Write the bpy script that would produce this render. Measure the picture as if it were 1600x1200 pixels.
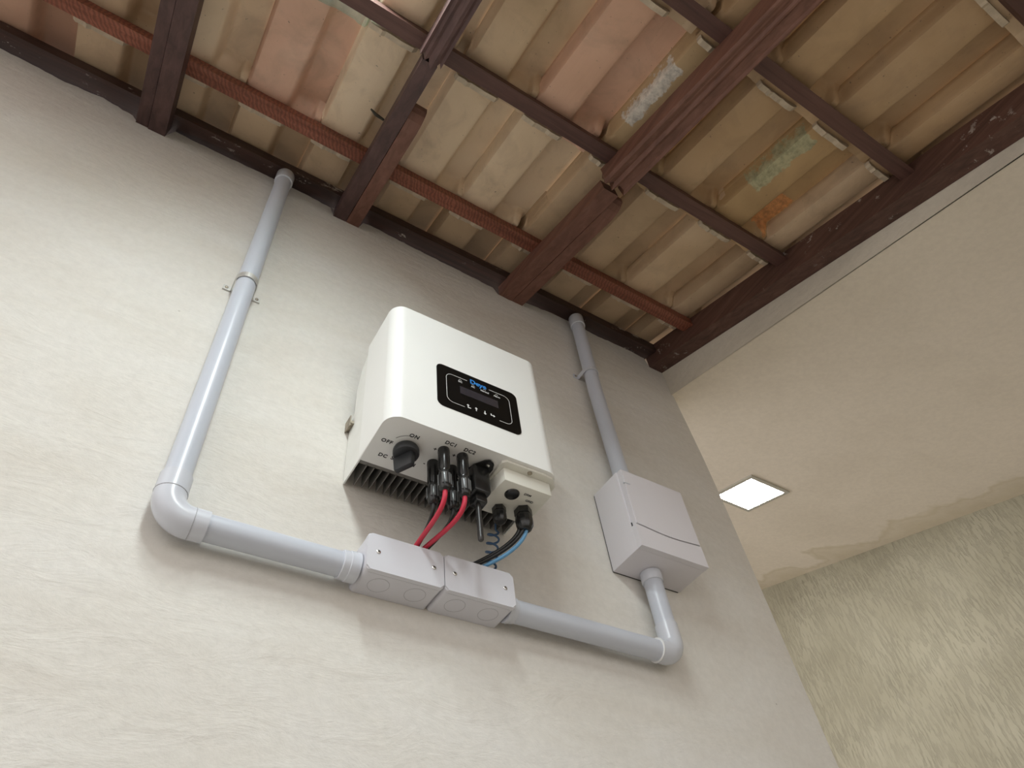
import bpy, bmesh, math, random
from mathutils import Vector, Matrix
random.seed(7)
for o in list(bpy.data.objects): bpy.data.objects.remove(o)
scene = bpy.context.scene
COL = scene.collection
PI = math.pi

# ------------------------------------------------------------------ camera
cam = bpy.data.cameras.new('camera'); cam.sensor_width = 36.0
cam.lens = 1110.9/1600*36; cam.clip_start = 0.02
camo = bpy.data.objects.new('camera', cam); COL.objects.link(camo)
r0 = (0.84416651, -0.52673705, -0.09965435)
r1 = (0.35715127, 0.69123354, -0.62820312)
r2 = (0.39978228, 0.49471636, 0.77164101)
camo.matrix_world = Matrix(((r0[0], -r1[0], -r2[0], 0.0),
                            (r0[1], -r1[1], -r2[1], -0.8831),
                            (r0[2], -r1[2], -r2[2], 0.0),
                            (0, 0, 0, 1)))
scene.camera = camo
# ------------------------------------------------------------------ view, world, lights
scene.view_settings.view_transform = 'Standard'
scene.view_settings.look = 'None'
scene.view_settings.gamma = 1.0
scene.view_settings.use_curve_mapping = False
scene.view_settings.exposure = 0.0
SLOPE = math.tan(math.radians(20))      # the tiled roof
CSL = math.tan(math.radians(16.5))      # the plaster ceiling
world = bpy.data.worlds.new('world'); scene.world = world; world.use_nodes = True
wn = world.node_tree.nodes; wl = world.node_tree.links
bg = wn['Background']; bg.inputs['Color'].default_value = (1.0, 0.955, 0.925, 1); bg.inputs['Strength'].default_value = 1.42
def area(name, loc, rot, sx, sy, energy, color):
    l = bpy.data.lights.new(name, 'AREA'); l.shape = 'RECTANGLE'; l.size = sx; l.size_y = sy
    l.energy = energy; l.color = color
    o = bpy.data.objects.new(name, l); COL.objects.link(o); o.location = loc; o.rotation_euler = rot
    return o
# daylight falling through the glass roof tile
SKY = area('skylight_daylight', (-0.03, -0.97, 1.885 - 0.97*SLOPE + 0.10), (math.radians(20), 0, 0), 0.17, 0.66, 34.0, (0.97, 0.935, 1.0))

# ------------------------------------------------------------------ materials
MATS = {}
def newmat(name):
    m = bpy.data.materials.new(name); m.use_nodes = True
    nt = m.node_tree; b = nt.nodes['Principled BSDF']; MATS[name] = m
    return m, nt, b
def coords(nt, scale=(1, 1, 1), kind='Object'):
    tc = nt.nodes.new('ShaderNodeTexCoord'); mp = nt.nodes.new('ShaderNodeMapping')
    mp.inputs['Scale'].default_value = scale
    nt.links.new(tc.outputs[kind], mp.inputs['Vector']); return mp.outputs['Vector']
def noise(nt, vec, scale, detail=4, rough=0.55, dist=0.0):
    n = nt.nodes.new('ShaderNodeTexNoise'); n.inputs['Scale'].default_value = scale
    n.inputs['Detail'].default_value = detail; n.inputs['Roughness'].default_value = rough
    n.inputs['Distortion'].default_value = dist
    nt.links.new(vec, n.inputs['Vector']); return n.outputs['Fac']
def ramp(nt, fac, stops):
    r = nt.nodes.new('ShaderNodeValToRGB'); el = r.color_ramp.elements
    while len(el) < len(stops): el.new(0.5)
    for e, (p, c) in zip(el, stops):
        e.position = p; e.color = (c[0], c[1], c[2], 1) if hasattr(c, '__len__') else (c, c, c, 1)
    nt.links.new(fac, r.inputs['Fac']); return r.outputs['Color']
def mix(nt, fac, a, b, mode='MIX'):
    m = nt.nodes.new('ShaderNodeMix'); m.data_type = 'RGBA'; m.blend_type = mode
    for s, v in ((0, fac), (6, a), (7, b)):
        if isinstance(v, (int, float)): m.inputs[s].default_value = v
        elif isinstance(v, tuple): m.inputs[s].default_value = (v[0], v[1], v[2], 1)
        else: nt.links.new(v, m.inputs[s])
    return m.outputs[2]
def math_(nt, op, a, b=0.0):
    m = nt.nodes.new('ShaderNodeMath'); m.operation = op
    for i, v in enumerate((a, b)):
        if isinstance(v, (int, float)): m.inputs[i].default_value = v
        else: nt.links.new(v, m.inputs[i])
    return m.outputs[0]
def bump(nt, b, h, strength, dist=0.002):
    n = nt.nodes.new('ShaderNodeBump'); n.inputs['Strength'].default_value = strength
    n.inputs['Distance'].default_value = dist
    nt.links.new(h, n.inputs['Height']); nt.links.new(n.outputs['Normal'], b.inputs['Normal'])
def simple(name, col, rough=0.5, metal=0.0, var=0.06, scale=30, bmp=0.0, coat=0.0):
    m, nt, b = newmat(name)
    v = coords(nt); f = noise(nt, v, scale)
    c0 = tuple(max(0, c*(1-var)) for c in col); c1 = tuple(min(1, c*(1+var)) for c in col)
    nt.links.new(ramp(nt, f, [(0.3, c0), (0.7, c1)]), b.inputs['Base Color'])
    b.inputs['Roughness'].default_value = rough; b.inputs['Metallic'].default_value = metal
    if coat: b.inputs['Coat Weight'].default_value = coat
    if bmp: bump(nt, b, noise(nt, v, scale*6), bmp, 0.0006)
    return m

def mat_plaster(name, c0, c1, c2, spots=True, relief=0.55):
    m, nt, b = newmat(name); v = coords(nt)
    vs = coords(nt, (1, 1, 2.6))
    f = noise(nt, vs, 2.2, 6, 0.6, 0.4)
    col = ramp(nt, f, [(0.3, c0), (0.52, c1), (0.72, c2)])
    fine = noise(nt, v, 60, 5, 0.7)
    col = mix(nt, 0.35, col, ramp(nt, fine, [(0.35, 0.82), (0.62, 1.0)]), 'MULTIPLY')
    if spots:                                            # pits and specks in the plaster
        vo = nt.nodes.new('ShaderNodeTexVoronoi'); vo.inputs['Scale'].default_value = 14
        nt.links.new(v, vo.inputs['Vector'])
        pit = ramp(nt, vo.outputs['Distance'], [(0.0, 0.8), (0.022, 0.7), (0.04, 0.0)])
        gate = ramp(nt, noise(nt, v, 3.3), [(0.52, 0.0), (0.56, 1.0)])
        pf = mix(nt, 1.0, pit, gate, 'MULTIPLY')
        col = mix(nt, pf, col, (0.28, 0.25, 0.21))
    nt.links.new(col, b.inputs['Base Color']); b.inputs['Roughness'].default_value = 1.35
    b.inputs['Specular IOR Level'].default_value = 0.3
    h = math_(nt, 'ADD', math_(nt, 'MULTIPLY', noise(nt, vs, 9, 6, 0.65, 0.5), 1.0), math_(nt, 'MULTIPLY', noise(nt, v, 75, 4, 0.6), 0.22))
    bump(nt, b, h, relief, 0.006)
    return m
mat_plaster('plaster_wall', (0.68, 0.645, 0.59), (0.73, 0.705, 0.66), (0.76, 0.742, 0.71))
mat_plaster('plaster_ceiling', (0.80, 0.725, 0.625), (0.86, 0.785, 0.685), (0.89, 0.81, 0.71), spots=False, relief=0.2)
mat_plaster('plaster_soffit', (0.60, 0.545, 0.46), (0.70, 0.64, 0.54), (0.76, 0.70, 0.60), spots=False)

# damp yellow stain along the ceiling / scratched wall joint
def stain_ceiling():
    m = MATS['plaster_ceiling']; nt = m.node_tree; b = nt.nodes['Principled BSDF']
    src = b.inputs['Base Color'].links[0].from_socket
    tc = nt.nodes.new('ShaderNodeTexCoord'); sp = nt.nodes.new('ShaderNodeSeparateXYZ')
    nt.links.new(tc.outputs['Object'], sp.inputs[0])
    n = noise(nt, coords(nt, (1, 2.2, 1)), 2.6, 3, 0.5, 0.2)
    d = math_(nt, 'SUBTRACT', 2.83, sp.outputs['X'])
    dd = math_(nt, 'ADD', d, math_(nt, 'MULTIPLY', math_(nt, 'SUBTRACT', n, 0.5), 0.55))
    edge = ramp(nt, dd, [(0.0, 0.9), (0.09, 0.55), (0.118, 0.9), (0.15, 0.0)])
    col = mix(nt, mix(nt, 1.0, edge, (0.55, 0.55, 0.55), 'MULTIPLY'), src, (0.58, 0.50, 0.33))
    nt.links.new(col, b.inputs['Base Color'])
stain_ceiling()

def mat_grafiato():
    m, nt, b = newmat('scratched_render'); v = coords(nt)
    vs = coords(nt, (1, 1.0, 0.17))
    g = noise(nt, vs, 105, 4, 0.6, 0.3)
    gate = ramp(nt, noise(nt, v, 9, 4, 0.6), [(0.35, 0.35), (0.6, 1.0)])
    groove = mix(nt, 1.0, ramp(nt, g, [(0.5, 0.0), (0.545, 1.0), (0.575, 1.0), (0.63, 0.0)]), gate, 'MULTIPLY')
    base = ramp(nt, noise(nt, v, 3.5, 5), [(0.3, (0.38, 0.355, 0.265)), (0.7, (0.47, 0.445, 0.345))])
    col = mix(nt, mix(nt, 1.0, groove, (0.30, 0.30, 0.30), 'MULTIPLY'), base, (0.30, 0.275, 0.22))
    nt.links.new(col, b.inputs['Base Color']); b.inputs['Roughness'].default_value = 0.9
    h = math_(nt, 'ADD', math_(nt, 'MULTIPLY', groove, -1.0), math_(nt, 'MULTIPLY', noise(nt, coords(nt, (1, 1, 0.4)), 90, 4, 0.7), 0.5))
    bump(nt, b, h, 0.6, 0.003)
mat_grafiato()

def mat_wood(name, dark, mid, light, scratch=0.0, axis='Y', flecks=0.0):
    m, nt, b = newmat(name); v = coords(nt)
    sc = (22, 1.2, 22) if axis == 'Y' else (1.2, 22, 22)
    g = noise(nt, coords(nt, sc), 3.0, 6, 0.6, 0.6)
    col = ramp(nt, g, [(0.28, dark), (0.5, mid), (0.75, light)])
    col = mix(nt, 0.5, col, ramp(nt, noise(nt, v, 3.5, 4), [(0.3, 0.45), (0.65, 1.0)]), 'MULTIPLY')
    h = g
    if scratch:                                          # slanting saw marks
        tc = nt.nodes.new('ShaderNodeTexCoord'); mp = nt.nodes.new('ShaderNodeMapping')
        mp.inputs['Rotation'].default_value = (0, 0, math.radians(24)); nt.links.new(tc.outputs['Object'], mp.inputs['Vector'])
        wv = nt.nodes.new('ShaderNodeTexWave'); wv.inputs['Scale'].default_value = 34; wv.inputs['Distortion'].default_value = 7.0
        wv.inputs['Detail'].default_value = 3; wv.inputs['Detail Scale'].default_value = 1.4
        nt.links.new(mp.outputs['Vector'], wv.inputs['Vector'])
        col = mix(nt, scratch, col, ramp(nt, wv.outputs['Fac'], [(0.2, 0.5), (0.8, 1.45)]), 'MULTIPLY')
        h = math_(nt, 'ADD', g, math_(nt, 'MULTIPLY', wv.outputs['Fac'], 0.3))
    if flecks:                                           # drips of wall paint
        fl = ramp(nt, noise(nt, coords(nt, (1, 1, 1) if axis == 'Y' else (0.5, 1, 1)), 26, 6, 0.75, 0.3), [(0.61, 0.0), (0.64, 1.0)])
        ga = ramp(nt, noise(nt, v, 4.5, 3), [(0.46, 0.0), (0.54, flecks)])
        col = mix(nt, mix(nt, 1.0, fl, ga, 'MULTIPLY'), col, (0.55, 0.50, 0.45))
    nt.links.new(col, b.inputs['Base Color']); b.inputs['Roughness'].default_value = 0.55
    bump(nt, b, h, 0.35, 0.0015)
mat_wood('wood_dark', (0.060, 0.032, 0.030), (0.095, 0.050, 0.046), (0.14, 0.075, 0.068))
mat_wood('wood_warm', (0.14, 0.060, 0.040), (0.20, 0.088, 0.060), (0.26, 0.125, 0.09))
mat_wood('wood_mauve', (0.085, 0.045, 0.042), (0.125, 0.067, 0.062), (0.18, 0.10, 0.092))
mat_wood('wood_red', (0.16, 0.050, 0.028), (0.25, 0.082, 0.048), (0.33, 0.12, 0.075), scratch=0.45, axis='X')
mat_wood('wood_batten', (0.075, 0.033, 0.026), (0.115, 0.052, 0.041), (0.16, 0.078, 0.062), axis='X')
mat_wood('wood_plate', (0.032, 0.016, 0.013), (0.055, 0.026, 0.021), (0.09, 0.042, 0.034), axis='X', flecks=0.8)
mat_wood('wood_edge', (0.07, 0.033, 0.024), (0.115, 0.054, 0.040), (0.17, 0.088, 0.066), flecks=0.6)

def mat_tile(name, c0, c1, c2, patch=None, patchcol=None, patch2=None):
    m, nt, b = newmat(name); v = coords(nt)
    oi = nt.nodes.new('ShaderNodeObjectInfo')
    add = nt.nodes.new('ShaderNodeVectorMath'); add.operation = 'ADD'
    sc = nt.nodes.new('ShaderNodeVectorMath'); sc.operation = 'SCALE'; sc.inputs[0].default_value = (13, 7, 5)
    nt.links.new(oi.outputs['Random'], sc.inputs['Scale']); nt.links.new(v, add.inputs[0]); nt.links.new(sc.outputs[0], add.inputs[1])
    vv = add.outputs[0]
    f = noise(nt, vv, 4.5, 4, 0.5, 0.3)
    col = ramp(nt, f, [(0.15, c0), (0.5, c1), (0.9, c2)])
    rnd = ramp(nt, oi.outputs['Random'], [(0.0, (0.80, 0.78, 0.76)), (0.5, (1.0, 0.98, 0.94)), (1.0, (1.0, 1.0, 1.0))])
    col = mix(nt, 1.0, col, rnd, 'MULTIPLY')
    st = noise(nt, vv, 10, 5, 0.6, 0.5)                  # grime in blotches
    col = mix(nt, ramp(nt, st, [(0.50, 0.0), (0.80, 0.45)]), col, (0.26, 0.18, 0.12))
    sp = ramp(nt, noise(nt, vv, 110, 3, 0.6), [(0.70, 0.0), (0.74, 0.8)])
    col = mix(nt, sp, col, (0.12, 0.09, 0.07))
    def patched(col, p, pc):                             # an old mark on the clay: x0, x1, y0, y1 in the tile's own space
        sx = nt.nodes.new('ShaderNodeSeparateXYZ'); nt.links.new(v, sx.inputs[0])
        nz = math_(nt, 'MULTIPLY', math_(nt, 'SUBTRACT', noise(nt, vv, 45, 5, 0.7), 0.5), 0.035)
        def inside(s, a, c):
            mid, hw = (a+c)/2, (c-a)/2
            d = math_(nt, 'ABSOLUTE', math_(nt, 'SUBTRACT', s, mid))
            d = math_(nt, 'SUBTRACT', math_(nt, 'ADD', d, nz), hw)
            return ramp(nt, math_(nt, 'MULTIPLY', d, 40), [(0.0, 1.0), (0.14, 0.0)])
        mk = mix(nt, 1.0, inside(sx.outputs['X'], p[0], p[1]), inside(sx.outputs['Y'], p[2], p[3]), 'MULTIPLY')
        pcol = ramp(nt, noise(nt, vv, 60, 5, 0.7), [(0.35, tuple(c*0.6 for c in pc)), (0.6, pc)])
        return mix(nt, mk, col, pcol)
    if patch: col = patched(col, patch, patchcol)
    if patch2: col = patched(col, patch2[0], patch2[1])
    nt.links.new(col, b.inputs['Base Color']); b.inputs['Roughness'].default_value = 0.62
    h = math_(nt, 'ADD', noise(nt, vv, 30, 5, 0.6), math_(nt, 'MULTIPLY', noise(nt, coords(nt, (60, 3, 60)), 2.0, 3), 0.6))
    bump(nt, b, h, 0.3, 0.002)
    return m
CL = [((0.46, 0.33, 0.205), (0.64, 0.475, 0.315), (0.74, 0.58, 0.41))]
mat_tile('clay_tan', *CL[0])
mat_tile('clay_cream', (0.66, 0.51, 0.35), (0.80, 0.64, 0.47), (0.86, 0.72, 0.56))
mat_tile('clay_pink', (0.54, 0.33, 0.23), (0.72, 0.46, 0.34), (0.80, 0.57, 0.45))
mat_tile('clay_ochre', (0.40, 0.26, 0.14), (0.58, 0.40, 0.235), (0.68, 0.50, 0.33))
mat_tile('clay_white_streak', (0.44, 0.30, 0.16), (0.60, 0.43, 0.25), (0.68, 0.52, 0.34), (0.006, 0.032, -0.30, -0.13), (0.80, 0.74, 0.66))
mat_tile('clay_moss', (0.38, 0.25, 0.12), (0.55, 0.37, 0.19), (0.66, 0.48, 0.29), (0.006, 0.045, -0.345, -0.17), (0.52, 0.49, 0.30), ((0.135, 0.18, -0.17, -0.07), (0.80, 0.38, 0.15)))

simple('lug_clay', (0.58, 0.48, 0.36), 0.7, var=0.2, scale=40, bmp=0.6)
simple('enamel_white', (0.84, 0.84, 0.82), 0.32, var=0.01, scale=8, bmp=0.02)
simple('enamel_cream', (0.76, 0.75, 0.68), 0.38, var=0.02, scale=10, bmp=0.03)
simple('aluminium', (0.62, 0.61, 0.58), 0.42, 0.55, var=0.05)
simple('anodised', (0.20, 0.19, 0.175), 0.5, 0.3, var=0.05)
simple('aluminium_plate', (0.80, 0.80, 0.77), 0.45, 0.15, var=0.03)
simple('pvc_grey', (0.55, 0.58, 0.65), 0.34, var=0.02, scale=6)
simple('pvc_fitting', (0.60, 0.62, 0.68), 0.26, var=0.02, scale=6)
simple('pvc_box', (0.65, 0.65, 0.70), 0.42, var=0.015, scale=6)
simple('pvc_line', (0.40, 0.40, 0.43), 0.6, var=0.02)
simple('breaker_plastic', (0.71, 0.69, 0.73), 0.45, var=0.015, scale=6)
simple('gap_dark', (0.05, 0.05, 0.05), 0.8, var=0.02)
simple('panel_black', (0.006, 0.0055, 0.005), 0.3, var=0.1)
MATS['panel_black'].node_tree.nodes['Principled BSDF'].inputs['Specular IOR Level'].default_value = 0.12
simple('lcd_grey', (0.035, 0.032, 0.038), 0.15, var=0.1)
simple('ink_black', (0.035, 0.035, 0.035), 0.6, var=0.05)
simple('ink_white', (0.75, 0.75, 0.75), 0.5, var=0.02)
simple('ink_blue', (0.03, 0.22, 0.62), 0.5, var=0.02)
simple('knob_plastic', (0.022, 0.024, 0.027), 0.45, var=0.1, bmp=0.1)
simple('black_plastic', (0.012, 0.012, 0.012), 0.25, var=0.1)
simple('rubber_black', (0.03, 0.028, 0.027), 0.35, var=0.1)
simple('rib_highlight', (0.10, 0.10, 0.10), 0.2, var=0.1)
simple('cable_red', (0.56, 0.030, 0.065), 0.35, var=0.06)
simple('cable_black', (0.012, 0.012, 0.012), 0.3, var=0.06)
simple('cable_blue', (0.13, 0.33, 0.56), 0.35, var=0.06)
simple('wire_navy', (0.06, 0.13, 0.25), 0.4, var=0.1)
simple('steel', (0.62, 0.61, 0.58), 0.25, 1.0, var=0.08)
simple('steel_rusty', (0.34, 0.30, 0.24), 0.5, 0.8, var=0.3, scale=80)
simple('lamp_trim', (0.50, 0.48, 0.42), 0.4, var=0.03)
simple('twig', (0.05, 0.045, 0.035), 0.9, var=0.3, scale=80)
simple('floor_cement', (0.36, 0.34, 0.31), 0.8, var=0.15, scale=4, bmp=0.3)
simple('bounce_wall', (0.62, 0.58, 0.50), 0.85, var=0.08, scale=3, bmp=0.3)
m, nt, b = newmat('lamp_diffuser')
b.inputs['Base Color'].default_value = (0.9, 0.9, 0.9, 1)
b.inputs['Emission Color'].default_value = (1.0, 0.985, 0.94, 1); b.inputs['Emission Strength'].default_value = 60.0
m, nt, b = newmat('glass_tile')
out = nt.nodes['Material Output']
tr = nt.nodes.new('ShaderNodeBsdfTransparent'); tr.inputs['Color'].default_value = (0.87, 0.925, 0.90, 1)
gl = nt.nodes.new('ShaderNodeBsdfGlossy'); gl.inputs['Roughness'].default_value = 0.12; gl.inputs['Color'].default_value = (0.75, 0.95, 0.92, 1)
lw = nt.nodes.new('ShaderNodeLayerWeight'); lw.inputs['Blend'].default_value = 0.35
mx = nt.nodes.new('ShaderNodeMixShader')
nt.links.new(lw.outputs['Facing'], mx.inputs[0]); nt.links.new(tr.outputs[0], mx.inputs[1]); nt.links.new(gl.outputs[0], mx.inputs[2])
nt.links.new(mx.outputs[0], out.inputs['Surface'])

# ------------------------------------------------------------------ helpers
def link(name, bm, mat, parent=None, smooth=False, loc=None, angle=40):
    me = bpy.data.meshes.new(name); bmesh.ops.recalc_face_normals(bm, faces=bm.faces); bm.to_mesh(me); bm.free()
    me.materials.append(MATS[mat])
    if smooth:
        for p in me.polygons: p.use_smooth = True
        me.set_sharp_from_angle(angle=math.radians(angle))
    o = bpy.data.objects.new(name, me); COL.objects.link(o)
    if parent: o.parent = parent
    if loc: o.location = loc
    return o
def empty(name, loc=(0, 0, 0)):
    o = bpy.data.objects.new(name, None); o.empty_display_size = 0.05; COL.objects.link(o); o.location = loc; return o
def tag(o, label, cat, group=None, kind=None):
    o['label'] = label; o['category'] = cat
    if group: o['group'] = group
    if kind: o['kind'] = kind
    return o
def struct(o, label=None):
    o['kind'] = 'structure'
    if label: o['label'] = label
    return o
def box(bm, x0, x1, y0, y1, z0, z1, bev=0.0, seg=2):
    r = bmesh.ops.create_cube(bm, size=1.0)
    for v in r['verts']:
        v.co = Vector((x0+(x1-x0)*(v.co.x+0.5), y0+(y1-y0)*(v.co.y+0.5), z0+(z1-z0)*(v.co.z+0.5)))
    if bev:
        es = list({e for v in r['verts'] for e in v.link_edges})
        bmesh.ops.bevel(bm, geom=es, offset=bev, segments=seg, profile=0.5, affect='EDGES')
    return bm
def mbox(*a, **k): return box(bmesh.new(), *a, **k)
def frame_of(d):
    d = d.normalized(); a = Vector((0, 0, 1)) if abs(d.z) < 0.9 else Vector((1, 0, 0))
    u = d.cross(a).normalized(); return u, d.cross(u).normalized()
def tube(bm, pts, rad, n=24, caps=True):
    """sweep a circle along pts; rad a number or a list"""
    pts = [Vector(p) for p in pts]; rings = []; u = None
    for i, p in enumerate(pts):
        d = (pts[min(i+1, len(pts)-1)] - pts[max(i-1, 0)])
        if i in (0, len(pts)-1) or d.length < 1e-9:
            d = pts[1]-pts[0] if i == 0 else pts[-1]-pts[-2]
        d.normalize()
        if u is None: u, _ = frame_of(d)
        u = (u - d*u.dot(d)).normalized(); w = d.cross(u)
        r = rad[i] if hasattr(rad, '__len__') else rad
        rings.append([bm.verts.new(p + (u*math.cos(2*PI*k/n) + w*math.sin(2*PI*k/n))*r) for k in range(n)])
    for a, b_ in zip(rings, rings[1:]):
        for k in range(n): bm.faces.new((a[k], a[(k+1) % n], b_[(k+1) % n], b_[k]))
    if caps: bm.faces.new(rings[0][::-1]); bm.faces.new(rings[-1])
    return bm
def lathe(bm, base, axis, prof, n=32):
    """prof: list of (distance along axis, radius)"""
    base = Vector(base); axis = Vector(axis).normalized(); u, w = frame_of(axis); rings = []
    for t, r in prof:
        rings.append([bm.verts.new(base + axis*t + (u*math.cos(2*PI*k/n)+w*math.sin(2*PI*k/n))*max(r, 1e-5)) for k in range(n)])
    for a, b_ in zip(rings, rings[1:]):
        for k in range(n): bm.faces.new((a[k], a[(k+1) % n], b_[(k+1) % n], b_[k]))
    bm.faces.new(rings[0][::-1]); bm.faces.new(rings[-1]); return bm
def extrude_poly(bm, pts, vec, close=True):
    """prism: polygon pts (3d) extruded by vec"""
    vec = Vector(vec); a = [bm.verts.new(p) for p in pts]; b_ = [bm.verts.new(Vector(p)+vec) for p in pts]
    n = len(pts)
    bm.faces.new(a[::-1]); bm.faces.new(b_)
    for i in range(n): bm.faces.new((a[i], a[(i+1) % n], b_[(i+1) % n], b_[i]))
    return bm
def rrect(x0, x1, z0, z1, r, seg=6, corners='all'):
    out = []
    for cx, cz, a0 in ((x1-r, z1-r, 0), (x0+r, z1-r, 90), (x0+r, z0+r, 180), (x1-r, z0+r, 270)):
        for k in range(seg+1):
            a = math.radians(a0+90*k/seg); out.append((cx+r*math.cos(a), cz+r*math.sin(a)))
    return out
def bez(p0, p1, p2, p3, n=20):
    p0, p1, p2, p3 = map(Vector, (p0, p1, p2, p3)); out = []
    for i in range(n+1):
        t = i/n; s = 1-t; out.append(p0*s**3 + p1*3*s*s*t + p2*3*s*t*t + p3*t**3)
    return out
def text(name, body, size, mat, mtx, parent, thick=0.0002, bold=0.0, sx=1.0, space=1.0):
    cu = bpy.data.curves.new(name, 'FONT'); cu.body = body; cu.size = size; cu.extrude = thick
    cu.offset = bold; cu.align_x = 'CENTER'; cu.align_y = 'CENTER'; cu.resolution_u = 4; cu.space_character = space
    t = bpy.data.objects.new(name+'_curve', cu); COL.objects.link(t)
    dg = bpy.context.evaluated_depsgraph_get(); me = bpy.data.meshes.new_from_object(t.evaluated_get(dg))
    bpy.data.objects.remove(t); me.materials.clear(); me.materials.append(MATS[mat])
    me.transform(Matrix.Diagonal((sx, 1, 1, 1))); me.transform(mtx)
    o = bpy.data.objects.new(name, me); COL.objects.link(o)
    if parent: o.parent = parent
    return o
def clean(bm, thr=1e-6): bmesh.ops.remove_doubles(bm, verts=bm.verts, dist=thr); return bm
def sm(a, b_, x):
    t = min(1, max(0, (x-a)/(b_-a))); return t*t*(3-2*t)

# ------------------------------------------------------------------ the setting
# main wall with a hand-plastered, uneven top edge
top = [(-3.0, 1.84), (-0.9, 1.84), (-0.60, 1.838), (-0.54, 1.836), (-0.47, 1.828), (-0.39, 1.838), (-0.318, 1.822), (-0.300, 1.800), (-0.236, 1.800),
       (-0.225, 1.845), (-0.112, 1.842), (-0.02, 1.845), (0.10, 1.847), (0.185, 1.838), (0.197, 1.800), (0.268, 1.800), (0.28, 1.840),
       (0.30, 1.845), (0.443, 1.838), (0.547, 1.833), (0.699, 1.828), (0.715, 1.802), (0.80, 1.802), (0.812, 1.830), (0.836, 1.835),
       (0.93, 1.846), (0.989, 1.850), (1.10, 1.840), (1.20, 1.846), (1.29, 1.842), (1.300, 1.802), (1.356, 1.80)]
pts = []
for (xa, za), (xb, zb) in zip(top, top[1:]):
    n = max(1, int((xb-xa)/0.012)) if xa > -0.9 else 1
    for k in range(n):
        t = k/n; w = 0.0022 if n > 1 else 0
        pts.append((xa+(xb-xa)*t, za+(zb-za)*t + random.uniform(-w, w)))
pts += [(1.356, 1.80), (1.358, 1.72), (1.364, 1.67), (1.372, 1.55), (1.380, 1.40), (1.383, 1.25), (1.384, 0.90), (1.383, -1.5), (-3.0, -1.5)]
struct(link('wall_back', extrude_poly(bmesh.new(), [(x, 0, z) for x, z in pts][::-1], (0, 0.15, 0)), 'plaster_wall'), 'cream plastered wall carrying the inverter and conduits')
def ceil(y): return 1.687 + CSL*y
bm = bmesh.new()
extrude_poly(bm, [(1.357, y, z) for y, z in ((-1.75, ceil(-1.75)), (3.0, ceil(3.0)), (3.0, ceil(3.0)+0.12), (0.3, 2.02), (-1.75, ceil(-1.75)+0.14))], (1.6, 0, 0))
cl = struct(link('ceiling', bm, 'plaster_ceiling'), 'sloping plaster ceiling with a recessed square lamp')
# the grey side face of the ceiling slab along the edge beam
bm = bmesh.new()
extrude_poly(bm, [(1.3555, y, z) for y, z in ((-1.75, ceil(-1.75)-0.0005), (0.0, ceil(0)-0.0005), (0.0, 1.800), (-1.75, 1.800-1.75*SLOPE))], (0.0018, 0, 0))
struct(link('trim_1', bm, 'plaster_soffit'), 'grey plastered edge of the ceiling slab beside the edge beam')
struct(link('wall_right', mbox(2.822, 2.96, -3.4, 3.0, -1.5, 2.6), 'scratched_render'), 'greenish grey wall with scratched vertical texture')
struct(link('glow_stop_wall', mbox(1.2, 2.96, 3.0, 3.12, -1.5, 2.9), 'plaster_ceiling'))  # unseen wall added to close the passage and limit the glow
struct(link('floor', mbox(-4.2, 2.96, -3.4, 3.12, -1.6, -1.5), 'floor_cement'))
struct(link('bounce_wall_front', mbox(-4.2, 2.96, -3.52, -3.4, -1.6, 0.35), 'bounce_wall'))  # unseen opposite wall, added to shape the daylight and bounce it back

# ------------------------------------------------------------------ roof timbers
def zr(z0, y): return z0 + SLOPE*y
def sloped_box(bm, x0, x1, ya, yb, h0, h1, bev=0.0015):
    """timber running down the slope, h0/h1 heights over the plane z = SLOPE*y, ends cut plumb"""
    v = [(x0, ya, zr(h0, ya)), (x0, yb, zr(h0, yb)), (x0, yb, zr(h1, yb)), (x0, ya, zr(h1, ya))]
    extrude_poly(bm, v, (x1-x0, 0, 0))
    if bev: bmesh.ops.bevel(bm, geom=list(bm.edges), offset=bev, segments=1, affect='EDGES')
    return bm
def ragged(bm, amount, seed, ysel):
    rnd = random.Random(seed)
    for v in bm.verts:
        if ysel(v.co): v.co.y += rnd.uniform(-amount, amount)
def board(name, x0, x1, ya, yb, h0, h1, mat, parent, endshape=None):
    bm = bmesh.new()
    if endshape == 'ogee':      # rounded, tapering lower end
        ys = [yb]; prof = [(yb, h0), (ya+0.055, h0), (ya+0.03, h0+0.006), (ya+0.012, h0+0.017), (ya+0.002, h0+0.030), (ya, h1), (yb, h1)]
        extrude_poly(bm, [(x0, y, zr(h, y)) for y, h in prof], (x1-x0, 0, 0))
    else:
        sloped_box(bm, x0, x1, ya, yb, h0, h1, 0)
        if endshape == 'jag':
            bmesh.ops.subdivide_edges(bm, edges=[e for e in bm.edges if abs(e.verts[0].co.x-e.verts[1].co.x) > 1e-4], cuts=7)
            rnd = random.Random(int(x0*1000))
            for v in bm.verts:
                if v.co.y > yb-1e-4: v.co.y += rnd.uniform(-0.014, 0.012)
    return link(name, bm, mat, parent)
def rafter(label, boards):
    r = empty('rafter', (0, 0, 0)); tag(r, label, 'rafter', 'dark rafters under the roof tiles', 'thing')
    for b_ in boards: board(*b_[:7], b_[7], r, b_[8] if len(b_) > 8 else None)
    return r
EY = -1.62
rafter('dark double rafter at far left, nearest the left picture edge',
       [('rafter_board', -0.304, -0.277, EY, 0.0, 1.797, 1.85, 'wood_dark'), ('side_board', -0.2755, -0.236, EY, 0.0, 1.793, 1.85, 'wood_dark')])
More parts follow.
